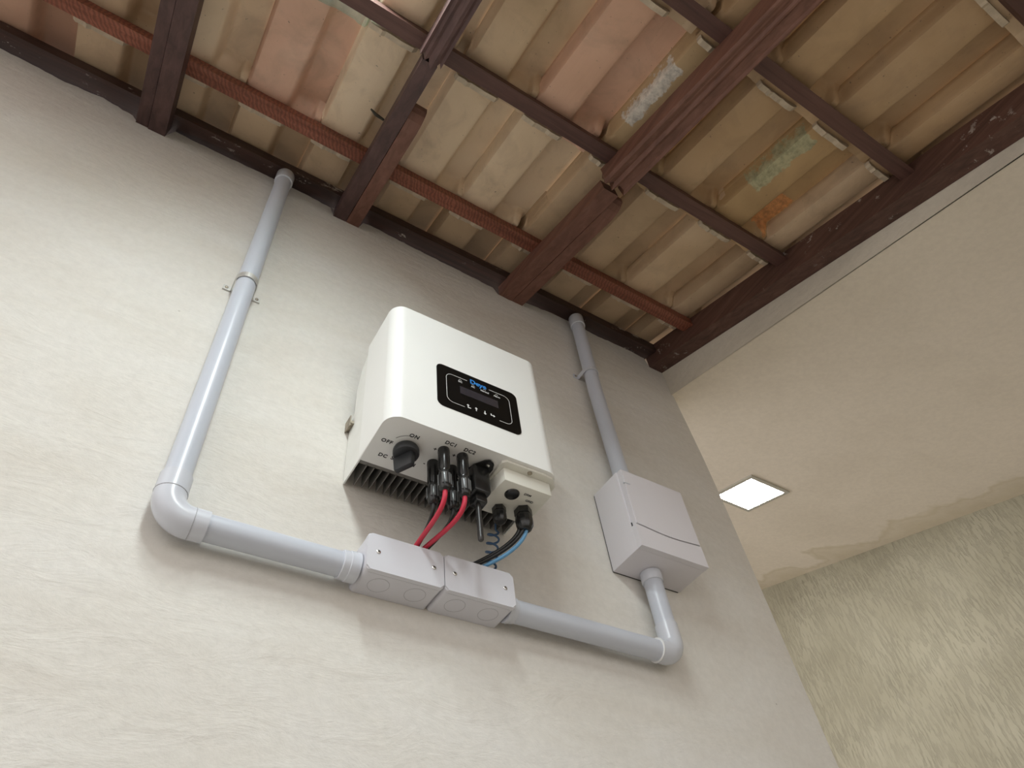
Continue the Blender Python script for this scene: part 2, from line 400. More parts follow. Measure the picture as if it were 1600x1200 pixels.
rafter('rafter left of the inverter, meeting the wall just right of the tall left conduit',
       [('rafter_board', 0.196, 0.231, -0.515, 0.0, 1.800, 1.85, 'wood_dark'), ('side_board', 0.2325, 0.268, -0.40, 0.0, 1.800, 1.85, 'wood_warm', 'ogee'),
        ('main_timber', 0.187, 0.238, EY, -0.517, 1.795, 1.85, 'wood_mauve', 'jag')])
rafter('reddish spliced rafter with a jagged joint, meeting the wall above the inverter',
       [('rafter_board', 0.719, 0.763, -0.470, 0.0, 1.802, 1.85, 'wood_warm'), ('side_board', 0.7645, 0.800, -0.455, 0.0, 1.802, 1.85, 'wood_warm', 'ogee'),
        ('main_timber', 0.700, 0.768, EY, -0.485, 1.795, 1.85, 'wood_warm', 'jag')])
r = tag(board('edge_beam', 1.300, 1.3550, EY, 0.0, 1.800, 1.886, 'wood_edge', None), 'brown edge beam with paint drips beside the plaster ceiling', 'beam', None, 'thing')

BY = [-0.19, -0.535, -0.885, -1.23, -1.575]
def batten(y, mat, label, w=0.034, x0=-0.95, x1=1.2995, h0=1.85, h1=1.885):
    bm = bmesh.new(); sloped_box(bm, x0, x1, y-w/2, y+w/2, h0, h1, 0)
    bmesh.ops.bisect_plane  # keep plain prism
    o = link('roof_batten', bm, mat); return tag(o, label, 'batten', 'battens carrying the roof tiles', 'thing')
batten(0.0055, 'wood_plate', 'dark batten lying along the top of the plastered wall', 0.109, h0=1.846)
batten(BY[0], 'wood_red', 'red saw-marked batten, first one out from the wall', 0.040)
batten(BY[1], 'wood_batten', 'purple brown batten crossing above the rafter joints, second out from the wall', 0.036)
batten(BY[2], 'wood_batten', 'dark batten third out from the wall, crossing the upper right tiles')
batten(BY[3], 'wood_batten', 'dark batten in the upper right corner of the picture')
batten(BY[4], 'wood_batten', 'outermost batten at the eave beyond the upper right corner')

# ------------------------------------------------------------------ roof tiles
PW = 0.187; TL = 0.468
def tile_bm(nu=44, ns=30, seed=0):
    us = [0, .0015, .003, .0045, .006, .0075, .009, .011, .018, .03, .05, .07, .088, .098, .103, .107, .111, .115, .119, .123, .130, .145, .158, .163, .167, .171, .175, .181, .186, .190, .195, .205, .226]
    ss = [0, .008, .016, .024, .03, .036, .042, .048, .054, .06, .066, .072, .078, .084, .09, .10, .12, .15, .20, .26, .32, .36, .41, TL-.02, TL]
    rnd = random.Random(seed); a1, a2 = rnd.uniform(-.003, .003), rnd.uniform(0.0, 6)
    def h(u, s):
        flange = 0.0355*(1-sm(0, .011, u))
        rise = sm(.103 + .003*math.sin(s*9+a2), .121, u)
        roll = 0.048*rise
        lip = 0.0; far = 1-sm(.187, .193, u)
        bow = 0.0055*(1-((u-.052)/.052)**2) if u < .104 else 0     # pan slightly dished
        dn = sm(.044, .074, s)                                     # the roll is closed off towards the head
        roll = roll*(1 - 0.88*(1-dn)*far)
        ear = 1-sm(.070, .082, s)                                  # ear joining the next pan
        e = ear*sm(.160, .172, u)*far
        roll = roll*(1-e)
        head = 0.012*(1-sm(.055, .095, s))*sm(.03, .055, s)*0.5
        pillow = 0.010*(1-sm(.044, .064, s))
        tail = 0.004*sm(TL-.03, TL, s)
        return flange*(1-ear*0.75) + roll + lip*dn - bow + pillow*0.6 + tail + s*0.018/0.367 + a1*s
    bm = bmesh.new(); lo = []; hi = []
    for s in ss:
        cut = 0.012 if s < 0.01 else 0
        lo.append([bm.verts.new((u, -s, h(u, s))) for u in us]); hi.append([bm.verts.new((u, -s, h(u, s)+0.0105)) for u in us])
    n, m_ = len(ss), len(us)
    for i in range(n-1):
        for j in range(m_-1):
            bm.faces.new((lo[i][j], lo[i][j+1], lo[i+1][j+1], lo[i+1][j])); bm.faces.new((hi[i][j], hi[i+1][j], hi[i+1][j+1], hi[i][j+1]))
        bm.faces.new((lo[i][0], lo[i+1][0], hi[i+1][0], hi[i][0])); bm.faces.new((lo[i][-1], hi[i][-1], hi[i+1][-1], lo[i+1][-1]))
    for j in range(m_-1):
        bm.faces.new((lo[0][j], hi[0][j], hi[0][j+1], lo[0][j+1])); bm.faces.new((lo[-1][j], lo[-1][j+1], hi[-1][j+1], hi[-1][j]))
    return bm
def lug_bm(seed):
    rnd = random.Random(seed); bm = bmesh.new()
    prof = [(0.002, 0.004), (0.003, -0.003), (0.008, -0.0075), (0.026, -0.0085), (0.033, -0.0115), (0.040, -0.0070), (0.060, -0.0080), (0.070, -0.0075), (0.078, -0.0100), (0.092, -0.0085), (0.108, -0.0065), (0.116, 0.004)]
    prof = [(u+rnd.uniform(-.0015, .0015), w+rnd.uniform(-.0012, .0012)) for u, w in prof]
    extrude_poly(bm, [(u, 0.001, w) for u, w in prof] + [(0.116, 0.001, 0.008), (0.002, 0.001, 0.008)], (0, -0.013, 0))
    return bm
tile_meshes = []; lug_meshes = []
for k in range(4):
    t_ = link('roof_tile', tile_bm(seed=k), 'clay_tan', None, True, angle=50); tile_meshes.append(t_.data); bpy.data.objects.remove(t_)
    t_ = link('lug', lug_bm(k), 'lug_clay', None); lug_meshes.append(t_.data); bpy.data.objects.remove(t_)
MESHM = {}
def mesh_with(mi, mat):
    key = (mi, mat)
    if key not in MESHM:
        me = tile_meshes[mi].copy(); me.materials.clear(); me.materials.append(MATS[mat]); MESHM[key] = me
    return MESHM[key]
XL = [-0.86, -0.673, -0.488, -0.301, -0.118, 0.070, 0.283, 0.468, 0.669, 0.850, 1.034, 1.2]
JIT = {}
heads = [0.125, BY[0]+0.040, BY[1]+0.038, BY[2]+0.038, BY[3]+0.038]
special = {(1, 4): 'clay_pink', (1, 5): 'clay_cream', (2, 6): 'clay_tan', (2, 7): 'clay_pink', (2, 8): 'clay_white_streak', (2, 10): 'clay_moss', (2, 9): 'clay_ochre',
           (2, 11): 'clay_tan', (3, 8): 'clay_ochre', (3, 9): 'clay_ochre', (3, 10): 'clay_ochre', (3, 11): 'clay_ochre', (1, 6): 'clay_cream', (1, 7): 'clay_cream', (2, 5): 'clay_cream', (1, 3): 'clay_cream', (1, 1): 'clay_pink', (1, 0): 'clay_pink', (0, 1): 'clay_pink'}
look = {'clay_pink': 'pinkish clay roof tile', 'clay_cream': 'cream clay roof tile', 'clay_tan': 'tan clay roof tile', 'clay_ochre': 'brownish ochre clay roof tile',
        'clay_white_streak': 'ochre clay roof tile with a white streak', 'clay_moss': 'ochre clay roof tile with moss and orange mark'}
rowname = ['row touching the wall', 'second row out', 'third row out', 'fourth row out', 'eave row']
bay = lambda c: (('left of far-left rafter', c, 3) if c < 3 else ('right of far-left rafter', c-3, 3) if c < 6 else
                 ('between spliced rafters', c-6, 3) if c < 9 else ('beside edge beam', c-9, 3))
ordn = ['leftmost', 'middle', 'rightmost']
for rI, yh in enumerate(heads):
    for c, x in enumerate(XL):
        rnd = random.Random(rI*50+c)
        mat = special.get((rI, c), 'clay_tan')
        ang = -math.atan(SLOPE)   # local -Y runs down the slope
        xx = x + rnd.uniform(-.003, .003)
        if c == 11: xx = 1.2215
        glass = (rI in (2, 3) and c == 4)
        me = mesh_with(rnd.randrange(4), 'glass_tile' if glass else mat)
        o = bpy.data.objects.new('glass_roof_tile' if glass else 'roof_tile', me); COL.objects.link(o)
        yh_ = yh + (0.014 if glass else 0.0); o.location = (xx, yh_, zr(1.886, yh_)); o.rotation_euler = (math.atan(SLOPE), 0, rnd.uniform(-.006, .006))
        if c == 11: o.scale = (0.68, 1, 1)      # cut tile against the edge beam
        if glass:
            tag(o, 'translucent greenish glass roof tile glowing at the top left of the roof' if rI == 2 else 'second translucent glass roof tile, one row nearer the eave', 'roof tile', 'roof tiles seen from below', 'thing'); continue
        b_, k, n = bay(c)
        tag(o, f'{look[mat]}, {ordn[k]} {b_}, {rowname[rI]}', 'roof tile', 'roof tiles seen from below', 'thing')
        l = bpy.data.objects.new('lug', lug_meshes[rnd.randrange(4)]); COL.objects.link(l); l.parent = o
        l.location = (0, 0, 0.0)
        if (rI, c) == (1, 5):                   # lines of tiny stamped marks
            bm = bmesh.new(); rr = random.Random(3)
            for ln in range(3):
                s = 0.16
                while s < 0.27:
                    d = rr.uniform(.003, .007); z = -0.0033 + s*0.018/0.367
                    box(bm, 0.040+ln*0.009, 0.0445+ln*0.009, -s-d, -s, z-0.0010, z+0.0006); s += d+0.0022
            link('stamped_marks', bm, 'clay_cream', o)
# a dark splinter and thin cobweb hanging by the rafter
tag(link('splinter', tube(bmesh.new(), [(0.160, -0.318, 1.762), (0.176, -0.313, 1.758), (0.198, -0.310, 1.760)], [0.002, 0.0045, 0.003], 6), 'twig'), 'small dark wood splinter stuck beside the rafter under the cream tile', 'splinter')

# ------------------------------------------------------------------ ceiling lamp
t = empty('ceiling_lamp', (2.035, 0.29, ceil(0.29))); tag(t, 'lit square recessed lamp in the sloping plaster ceiling', 'lamp')
t.rotation_euler = (math.atan(CSL), 0, 0)
S = 0.104
bm = bmesh.new()
for a in ((-S, S, -S, -S+.015), (-S, S, S-.015, S), (-S, -S+.015, -S+.015, S-.015), (S-.015, S, -S+.015, S-.015)):
    box(bm, a[0], a[1], a[2], a[3], -0.007, 0.0)
link('frame', bm, 'lamp_trim', t)
link('diffuser', mbox(-S+.0155, S-.0155, -S+.0155, S-.0155, -0.0055, -0.001), 'lamp_diffuser', t)

# ------------------------------------------------------------------ inverter
X0, X1, YF, YB, Z0, Z1 = 0.3048, 0.6395, -0.1868, -0.068, 0.868, 1.1934
inv = empty('solar_inverter', ((X0+X1)/2, 0, Z0))
tag(inv, 'white wall-mounted solar inverter with black display and cables below', 'inverter')
def L(o):                       # keep world coordinates under an Empty that is not at the origin
    o.matrix_parent_inverse = Matrix.Translation(-inv.location); return o
def outline(x0, x1, yf, yb, r, seg=10):
    p = [(x0, yb)]
    for k in range(seg+1):
        a = math.radians(180+90*k/seg); p.append((x0+r+r*math.cos(a), yf+r+r*math.sin(a)))
    for k in range(seg+1):
        a = math.radians(270+90*k/seg); p.append((x1-r+r*math.cos(a), yf+r+r*math.sin(a)))
    p.append((x1, yb)); return p
bm = bmesh.new(); extrude_poly(bm, [(x, y, Z0) for x, y in outline(X0, X1, YF, YB, 0.027)], (0, 0, Z1-Z0))
es = [e for e in bm.edges if abs(e.verts[0].co.z-e.verts[1].co.z) < 1e-6]
bmesh.ops.bevel(bm, geom=es, offset=0.0022, segments=3, profile=0.5, affect='EDGES')
L(link('shell', bm, 'enamel_white', inv, True, angle=35))
# heat sink: back plate and thin vertical fins
bm = mbox(X0+0.006, X1-0.006, -0.0675, -0.058, Z0+0.004, Z1-0.006)
x = X0+0.0195
while x < X1-0.008:
    box(bm, x-0.0007, x+0.0007, -0.0595, -0.006, Z0+0.0015, Z1-0.012); x += 0.01385
L(link('heat_sink', bm, 'anodised', inv))
bm = bmesh.new()
extrude_poly(bm, [(X0+0.0015, y, z) for y, z in ((-0.0678, Z0+0.001), (-0.002, Z0+0.001), (-0.002, 1.02), (-0.022, 1.035), (-0.022, 1.10), (-0.04, 1.15), (-0.0678, 1.17))], (0.0025, 0, 0))
L(link('side_plate', bm, 'aluminium_plate', inv))
bm = bmesh.new()
extrude_poly(bm, [(X1-0.0065, y, z) for y, z in ((-0.0678, Z0+0.001), (-0.002, Z0+0.001), (-0.002, 1.02), (-0.022, 1.035), (-0.022, 1.10), (-0.04, 1.15), (-0.0678, 1.17))], (0.0025, 0, 0))
L(link('side_plate', bm, 'aluminium_plate', inv))
bm = mbox(0.2995, 0.306, -0.026, 0.0, 1.000, 1.006); box(bm, 0.2985, 0.3005, -0.024, 0.0, 0.996, 1.022)
L(link('mounting_clip', bm, 'steel_rusty', inv))
# display
pnl = L(link('display_panel', extrude_poly(bmesh.new(), [(x, YF-0.0014, z) for x, z in rrect(0.3928, 0.5663, 0.9361, 1.0531, 0.013, 8)], (0, 0.0016, 0)), 'panel_black', inv))
pnl['label'] = 'black display panel'
def onf(z=0.0): return YF-0.0014-z
def sub(name, bm, mat, par=pnl):
    o = link(name, bm, mat, par); o.matrix_parent_inverse = (par.matrix_basis.inverted() if par is not pnl else Matrix.Identity(4)); return o
def strip(bm, pts, w, y):
    for (xa, za), (xb, zb) in zip(pts, pts[1:]):
        d = Vector((xb-xa, 0, zb-za)); n = Vector((-d.z, 0, d.x)).normalized()*w/2; e = d.normalized()*w*0.2
        a = Vector((xa, y, za))-e; b_ = Vector((xb, y, zb))+e
        extrude_poly(bm, [a-n, b_-n, b_+n, a+n], (0, -0.0002, 0))
    return bm
rr = rrect(0.4120, 0.5478, 0.9545, 1.0335, 0.013, 6)
# rr runs from right side up over the top to the left, down and along the bottom
bm = bmesh.new()
topR = [(0.504, 1.0335)] + [rr[k] for k in range(6, -1, -1)] + [rr[k] for k in range(27, 20, -1)] + [(0.520, 0.9545)]
topL = [(0.456, 1.0335)] + rr[7:14] + rr[14:21] + [(0.447, 0.9545)]
strip(bm, topR, 0.0009, onf())
sub('frame_line', bm, 'ink_white')
bm = bmesh.new(); strip(bm, topL, 0.0009, onf()); sub('frame_line', bm, 'ink_white')
sub('lcd_screen', extrude_poly(bmesh.new(), [(x, onf(0.0003), z) for x, z in ((0.4400, 0.9885), (0.5210, 0.9885), (0.5210, 1.0095), (0.4400, 1.0095))], (0, 0.0004, 0)), 'lcd_grey')
FR = lambda x, z, y=YF-0.0018: Matrix.Translation((x, y, z)) @ Matrix.Rotation(math.radians(90), 4, 'X')
text('brand_lettering', 'Deye', 0.0165, 'ink_blue', FR(0.4800, 1.0352), pnl, bold=0.0005)
for s_, x in (('DC', 0.4412), ('AC', 0.4684), ('Normal', 0.4935), ('Alarm', 0.5200)):
    text('indicator_lettering', s_, 0.0058, 'ink_white', FR(x, 1.0215), pnl, bold=0.0001)
    bm = bmesh.new(); strip(bm, [(x-.0026, 1.0262), (x-.0014, 1.0280), (x+.0014, 1.0280), (x+.0026, 1.0262)], 0.0006, onf()); sub('indicator_mark', bm, 'ink_white')
def arrow(kind, x, z, s=0.0052):
    bm = bmesh.new(); y = onf()
    tri = lambda c: extrude_poly(bm, [(x+a*s, y, z+b_*s) for a, b_ in c], (0, -0.0002, 0))
    if kind == 'esc': tri([(-.9, .35), (-.3, 1.0), (.3, .35)]); tri([(-.5, .35), (-.1, .35), (-.1, -.5), (.8, -.5), (.8, -.9), (-.5, -.9)])
    if kind == 'up': tri([(-.6, .25), (0, 1.0), (.6, .25)]); tri([(-.18, .25), (.18, .25), (.18, -.9), (-.18, -.9)])
    if kind == 'down': tri([(-.6, -.25), (.6, -.25), (0, -1.0)]); tri([(-.18, -.25), (-.18, .9), (.18, .9), (.18, -.25)])
    if kind == 'enter': tri([(-.9, .8), (-.5, .8), (-.5, .2), (.2, .2), (.2, -.15), (-.9, -.15)]); tri([(.2, .65), (.95, .02), (.2, -.6)])
    sub('button_mark', bm, 'ink_white')
arrow('esc', 0.4560, 0.9605); arrow('up', 0.4712, 0.9603); arrow('down', 0.4895, 0.9603); arrow('enter', 0.5062, 0.9605)
# lettering on the underside (read from below, tops towards the room)
UN = lambda x, y, z=Z0-0.0002, a=0: Matrix.Translation((x, y, z)) @ Matrix.Rotation(PI, 4, 'X') @ Matrix.Rotation(math.radians(a), 4, 'Z')
def utext(s_, x, y, size=0.0104, z=Z0-0.0002, a=0, bold=0.0003):
    return L(text('lettering', s_, size, 'ink_black', UN(x, y, z, a), inv, bold=bold, space=1.15))
utext('OFF', 0.3290, -0.1275); utext('ON', 0.3645, -0.1570)
utext('DC', 0.3370, -0.0950); utext('SWITCH', 0.3740, -0.0965, size=0.0108)
utext('DC1', 0.4270, -0.1690); utext('DC2', 0.4635, -0.1680)
utext('+', 0.4085, -0.1465); utext('+', 0.4440, -0.1475)
utext('-', 0.4080, -0.1090)
bm = bmesh.new(); ap = []
for k in range(9):
    a = math.radians(150-55*k/8); ap.append((0.3655+0.0305*math.cos(a), -0.1255-0.0305*math.sin(a)))
for (xa, ya), (xb, yb) in zip(ap, ap[1:]):
    d = Vector((xb-xa, yb-ya, 0)); n = Vector((-d.y, d.x, 0)).normalized()*0.0004
    extrude_poly(bm, [Vector((xa, ya, Z0))-n, Vector((xb, yb, Z0))-n, Vector((xb, yb, Z0))+n, Vector((xa, ya, Z0))+n], (0, 0, -0.0003))
L(link('arc_mark', bm, 'ink_black', inv))
# rotary switch
kx, ky = 0.3655, -0.1250
kb = L(link('rotary_switch', lathe(bmesh.new(), (kx, ky, Z0), (0, 0, -1), [(0, 0.0205), (0.004, 0.0222), (0.012, 0.0222), (0.0145, 0.0210), (0.0155, 0.018)], 32), 'knob_plastic', inv, True))
bm = mbox(-0.0070, 0.0070, -0.0150, 0.0225, -0.030, 0.0, bev=0.003)
for v in bm.verts:
    v.co.x *= (1.0 - 0.25*(-v.co.z/0.036)); 
    if v.co.z < -0.02: v.co.y *= 0.92
bm.transform(Matrix.Translation((kx, ky, Z0-0.013)) @ Matrix.Rotation(math.radians(30), 4, 'Z'))
g_ = link('grip', bm, 'knob_plastic', kb, True); 
# plug connectors
def plug(x, y, n=1):
    p = [(0, 0.0100), (0.006, 0.0104), (0.010, 0.0100), (0.046, 0.0098), (0.049, 0.0085), (0.053, 0.0085), (0.056, 0.0102), (0.064, 0.0106), (0.086, 0.0100), (0.091, 0.0080), (0.0925, 0.0060)]
    o = L(link('plug_connector', lathe(bmesh.new(), (x, y, Z0), (0, 0, -1), p, 28), 'black_plastic', inv, True))
    for a in (-75, -105, -45, -135, 20, 160, 90):
        ca, sa = math.cos(math.radians(a)), math.sin(math.radians(a)); bm = bmesh.new()
        box(bm, 0.0098, 0.0118, -0.0017, 0.0017, -0.083, -0.060, bev=0.0006); bm.transform(Matrix.Translation((x, y, Z0)) @ Matrix.Rotation(math.radians(a), 4, 'Z'))
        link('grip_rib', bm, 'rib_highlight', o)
    return o
PL = [(0.4225, -0.1510), (0.4580, -0.1520), (0.4205, -0.1160), (0.4560, -0.1180)]
for x, y in PL: plug(x, y)
# data logger stick with its antenna
dg_ = L(link('data_logger', mbox(0.4800, 0.5130, -0.1500, -0.1150, 0.806, Z0-0.004, bev=0.004), 'black_plastic', inv, True)); dg_['label'] = 'black data logger'
bm = bmesh.new(); fl = [(0.476, -0.118), (0.480, -0.107), (0.496, -0.100), (0.511, -0.108), (0.519, -0.128), (0.520, -0.150), (0.515, -0.163), (0.505, -0.168), (0.496, -0.163), (0.484, -0.146)]
extrude_poly(bm, [(x, y, Z0-0.0001) for x, y in fl], (0, 0, -0.0052)); bmesh.ops.bevel(bm, geom=list(bm.edges), offset=0.0012, segments=2, affect='EDGES')
link('flange', bm, 'black_plastic', dg_, True)
link('screw', lathe(bmesh.new(), (0.5055, -0.1565, Z0-0.005), (0, 0, -1), [(0, 0.0036), (0.0016, 0.0034), (0.0022, 0.002)], 16), 'steel', dg_, True)
bm = mbox(0.486, 0.509, -0.142, -0.119, 0.790, 0.807, bev=0.003); link('end_cap', bm, 'black_plastic', dg_, True)
link('antenna', lathe(bmesh.new(), (0.4965, -0.1300, 0.7925), (0, 0, -1), [(0, 0.0052), (0.004, 0.0046), (0.070, 0.0050), (0.0745, 0.0046), (0.0765, 0.003)], 20), 'rubber_black', dg_, True)
# cable connection box
fb = L(link('connection_box', extrude_poly(bmesh.new(), [(x, y, Z0) for x, y in ((0.5245, -0.1735), (0.5245, -0.128), (0.516, -0.105), (0.516, -0.076), (X1+0.0035, -0.076), (X1+0.0035, -0.162), (X1-0.012, -0.1775), (X1-0.030, -0.1800), (0.531, -0.1795))], (0, 0, -0.0055)), 'enamel_cream', inv))
bm = mbox(0.5320, 0.6290, -0.1660, -0.0800, 0.8330, Z0-0.005, bev=0.0022)
for v in bm.verts:
    if v.co.x < 0.56 and v.co.y > -0.12: v.co.x -= 0.010*(1 if v.co.y > -0.1 else 0.5)
link('lower_housing', bm, 'enamel_cream', fb, True)
s_ = lathe(bmesh.new(), (0.5815, -0.1735, Z0-0.0055), (0, 0, -1), [(0, 0.0042), (0.002, 0.0042), (0.003, 0.003)], 20)
link('screw', s_, 'steel_rusty', fb, True)
s_ = lathe(bmesh.new(), (0.5620, -0.1400, 0.8335), (0, 0, -1), [(0, 0.0135), (0.0012, 0.0135), (0.0035, 0.0118), (0.0040, 0.009)], 28)
link('blanking_cap', s_, 'black_plastic', fb, True)
def gland(x, y, r, h):
    bm = bmesh.new(); lathe(bm, (x, y, 0.8335), (0, 0, -1), [(0, r), (h*.30, r), (h*.31, r*.90), (h*.38, r*.90)], 6)
    o = link('cable_gland', bm, 'black_plastic', fb)
    link('gland_nut', lathe(bmesh.new(), (x, y, 0.8335-h*.36), (0, 0, -1), [(0, r*.97), (h*.25, r), (h*.45, r*.95), (h*.6, r*.72), (h*.64, r*.5)], 12), 'black_plastic', fb, True, angle=25)
gland(0.5600, -0.0990, 0.0125, 0.034); gland(0.6020, -0.1120, 0.0160, 0.046)
for s_, x, y, sz in (('DRM', 0.5885, -0.1495, 0.0068), ('GRID', 0.6000, -0.1365, 0.0068)):
    text('lettering', s_, sz, 'ink_black', UN(x, y, 0.8330-0.0003), fb, bold=0.0001)

# ------------------------------------------------------------------ junction boxes
JX0, JX1, JX2, JZ0, JZ1, JD = 0.3338, 0.4658, 0.5983, 0.6608, 0.7273, 0.0645
def jbox(x0, x1, label):
    t = empty('junction_box', ((x0+x1)/2, 0, JZ0)); tag(t, label, 'junction box', 'grey junction boxes under the inverter')
    I = Matrix.Translation(-t.location)
    def K(o, d=True):
        o.matrix_parent_inverse = I; return o
    bm = bmesh.new(); extrude_poly(bm, [(x, -0.0005, z) for x, z in rrect(x0+.0006, x1-.0006, JZ0, JZ1, 0.008, 6)], (0, -JD+0.0095, 0))
    K(link('body', bm, 'pvc_box', t, True, angle=50))
    bm = bmesh.new(); extrude_poly(bm, [(x, -JD+0.0085, z) for x, z in rrect(x0+.0006, x1-.0006, JZ0, JZ1, 0.006, 6)], (0, -0.0085, 0))
    fe = [e for e in bm.edges if all(v.co.y < -JD+0.0001 for v in e.verts)]
    bmesh.ops.bevel(bm, geom=fe, offset=0.0022, segments=3, affect='EDGES')
    lid = K(link('lid', bm, 'pvc_box', t, True, angle=50))
    for sx in (x0+0.0185, x1-0.0185):
        s_ = lathe(bmesh.new(), (sx, -JD+0.0002, 0.6945), (0, -1, 0), [(0, 0.0036), (0.0009, 0.0035), (0.0016, 0.0024)], 16)
        so = link('screw', s_, 'steel', lid, True)
        sl = mbox(sx-.0004, sx+.0004, -JD-0.0017, -JD-0.0012, 0.6945-.0022, 0.6945+.0022); link('slot', sl, 'gap_dark', lid)
    for cx in (x0+0.0355, x0+0.0970):
        p = [(cx+0.0168*math.cos(2*PI*k/40), -0.0310+0.0168*math.sin(2*PI*k/40), JZ0) for k in range(41)]
        K(link('knockout', tube(bmesh.new(), p, 0.00035, 6, False), 'pvc_line', t))
    return t
jbox(JX0, JX1, 'grey junction box on the left of the pair, where the red cables enter')
jbox(JX1+0.0004, JX2, 'grey junction box on the right of the pair, where the blue wires enter')

# ------------------------------------------------------------------ cables
def cable(name, pts, r, mat, label, group=None):
    o = link(name, tube(bmesh.new(), pts, r, 14), mat, None, True); return tag(o, label, 'cable', group)
ZP = Z0-0.0905
GR = 'red and black solar cables from the plugs'
cable('power_cable', bez((PL[0][0], PL[0][1], ZP), (0.4235, -0.150, 0.735), (0.424, -0.088, 0.752), (0.418, -0.038, 0.7270), 24), 0.0041, 'cable_red', 'thick red cable from the front left plug into the left junction box', GR)
cable('power_cable', bez((PL[1][0], PL[1][1], ZP), (0.459, -0.150, 0.730), (0.450, -0.085, 0.752), (0.427, -0.038, 0.7270), 24), 0.0041, 'cable_red', 'thick red cable from the front right plug into the left junction box', GR)
cable('power_cable', bez((PL[2][0], PL[2][1], ZP), (0.4215, -0.116, 0.745), (0.428, -0.062, 0.752), (0.423, -0.030, 0.7270), 24), 0.0034, 'cable_black', 'black cable from the rear left plug, behind the red cables', GR)
cable('power_cable', bez((PL[3][0], PL[3][1], ZP), (0.457, -0.116, 0.745), (0.452, -0.062, 0.752), (0.431, -0.028, 0.7270), 24), 0.0034, 'cable_black', 'black cable from the rear right plug, behind the red cables', GR)
GB = 'grid wires from the large cable gland'
gx, gy, gz = 0.6020, -0.1120, 0.806
cable('grid_wire', bez((gx-.002, gy-.001, gz), (0.600, -0.112, 0.768), (0.572, -0.070, 0.752), (0.512, -0.036, 0.7270), 26), 0.0034, 'cable_black', 'black wire with a bright glint beside the blue wire from the large gland', GB)
cable('grid_wire', bez((gx-.006, gy+.004, gz), (0.595, -0.106, 0.768), (0.565, -0.066, 0.756), (0.507, -0.030, 0.7270), 26), 0.0034, 'cable_black', 'black wire farthest from the blue wire, leaving the large gland', GB)
cable('grid_wire', bez((gx+.004, gy-.002, gz), (0.607, -0.113, 0.764), (0.580, -0.072, 0.746), (0.524, -0.036, 0.7270), 26), 0.0034, 'cable_blue', 'light blue wire from the large gland into the right junction box', GB)
hp = []
N = 150
hp += [(0.598, -0.030, 0.868), (0.598, -0.028, 0.850)]
for k in range(N+1):
    t_ = k/N; a = 2*PI*5.0*t_
    hp.append((0.594-0.020*t_ + 0.0105*math.cos(a), -0.028 + 0.0105*math.sin(a)*0.9, 0.845-0.105*t_ + 0.003*math.sin(a)))
hp += [(0.574, -0.030, 0.734), (0.570, -0.034, 0.7270)]
cable('earth_wire', hp, 0.0020, 'wire_navy', 'thin dark blue wire coiled like a spring under the heat sink')

# ------------------------------------------------------------------ conduits
PR, PY = 0.0196, -0.0305
def ring(bm, c, ax, r, w=0.002): lathe(bm, Vector(c)-Vector(ax)*w/2, ax, [(0, r-.0006), (w*.2, r), (w*.8, r), (w, r-.0006)], 32)
def elbow(cx, cz, sx, Rb, rr, ns=14):
    """quarter bend from vertical (above) to horizontal towards sx"""
    p = []
    for k in range(ns+1):
        a = PI/2*k/ns; p.append((cx+sx*(Rb-Rb*math.cos(a)), PY, cz+Rb-Rb*math.sin(a)))
    return p
HZ = 0.6808
c1 = empty('conduit', (0.0495, 0, HZ)); tag(c1, 'long grey conduit left of the inverter, bending from roof into junction box', 'conduit', 'grey plastic conduits')
c2 = empty('conduit', (0.9745, 0, HZ)); tag(c2, 'short grey conduit below the breaker box, bending left into the right junction box', 'conduit', 'grey plastic conduits')
c3 = empty('conduit', (0.975, 0, 1.07)); tag(c3, 'grey conduit rising from the top of the breaker box to the roof', 'conduit', 'grey plastic conduits')
def P(name, bm, mat, par, sm_=True):
    o = link(name, bm, mat, par, sm_); o.matrix_parent_inverse = Matrix.Translation(-par.location); return o
cx = 0.0495
P('pipe', tube(bmesh.new(), [(cx, PY, 0.745), (cx-.001, PY, 1.2), (cx, PY, 1.825)], PR, 36), 'pvc_grey', c1)
Rb = 0.036
P('elbow', tube(bmesh.new(), [(cx, PY, 0.752), (cx, PY, HZ+Rb+.002)] + elbow(cx, HZ, 1, Rb, 0)[1:] + [(0.1075, PY, HZ)], 0.0228, 36), 'pvc_fitting', c1)
bm = bmesh.new(); ring(bm, (cx, PY, HZ+Rb+.004), (0, 0, 1), 0.0234, 0.0012); ring(bm, (cx+Rb+.002, PY, HZ), (1, 0, 0), 0.0234, 0.0012)
P('joint_line', bm, 'pvc_line', c1)
P('pipe', tube(bmesh.new(), [(0.100, PY, HZ), (0.325, PY, HZ)], PR, 36), 'pvc_grey', c1)
P('coupling', lathe(bmesh.new(), (0.3050, PY, HZ), (1, 0, 0), [(0, 0.0212), (0.0012, 0.0224), (0.011, 0.0226), (0.012, 0.0236), (0.0270, 0.0238), (0.0283, 0.0225)], 36), 'pvc_fitting', c1)
P('end_socket', lathe(bmesh.new(), (cx, PY, 1.785), (0, 0, 1), [(0, 0.0212), (0.001, 0.0226), (0.040, 0.0228), (0.042, 0.0218)], 36), 'pvc_fitting', c1)
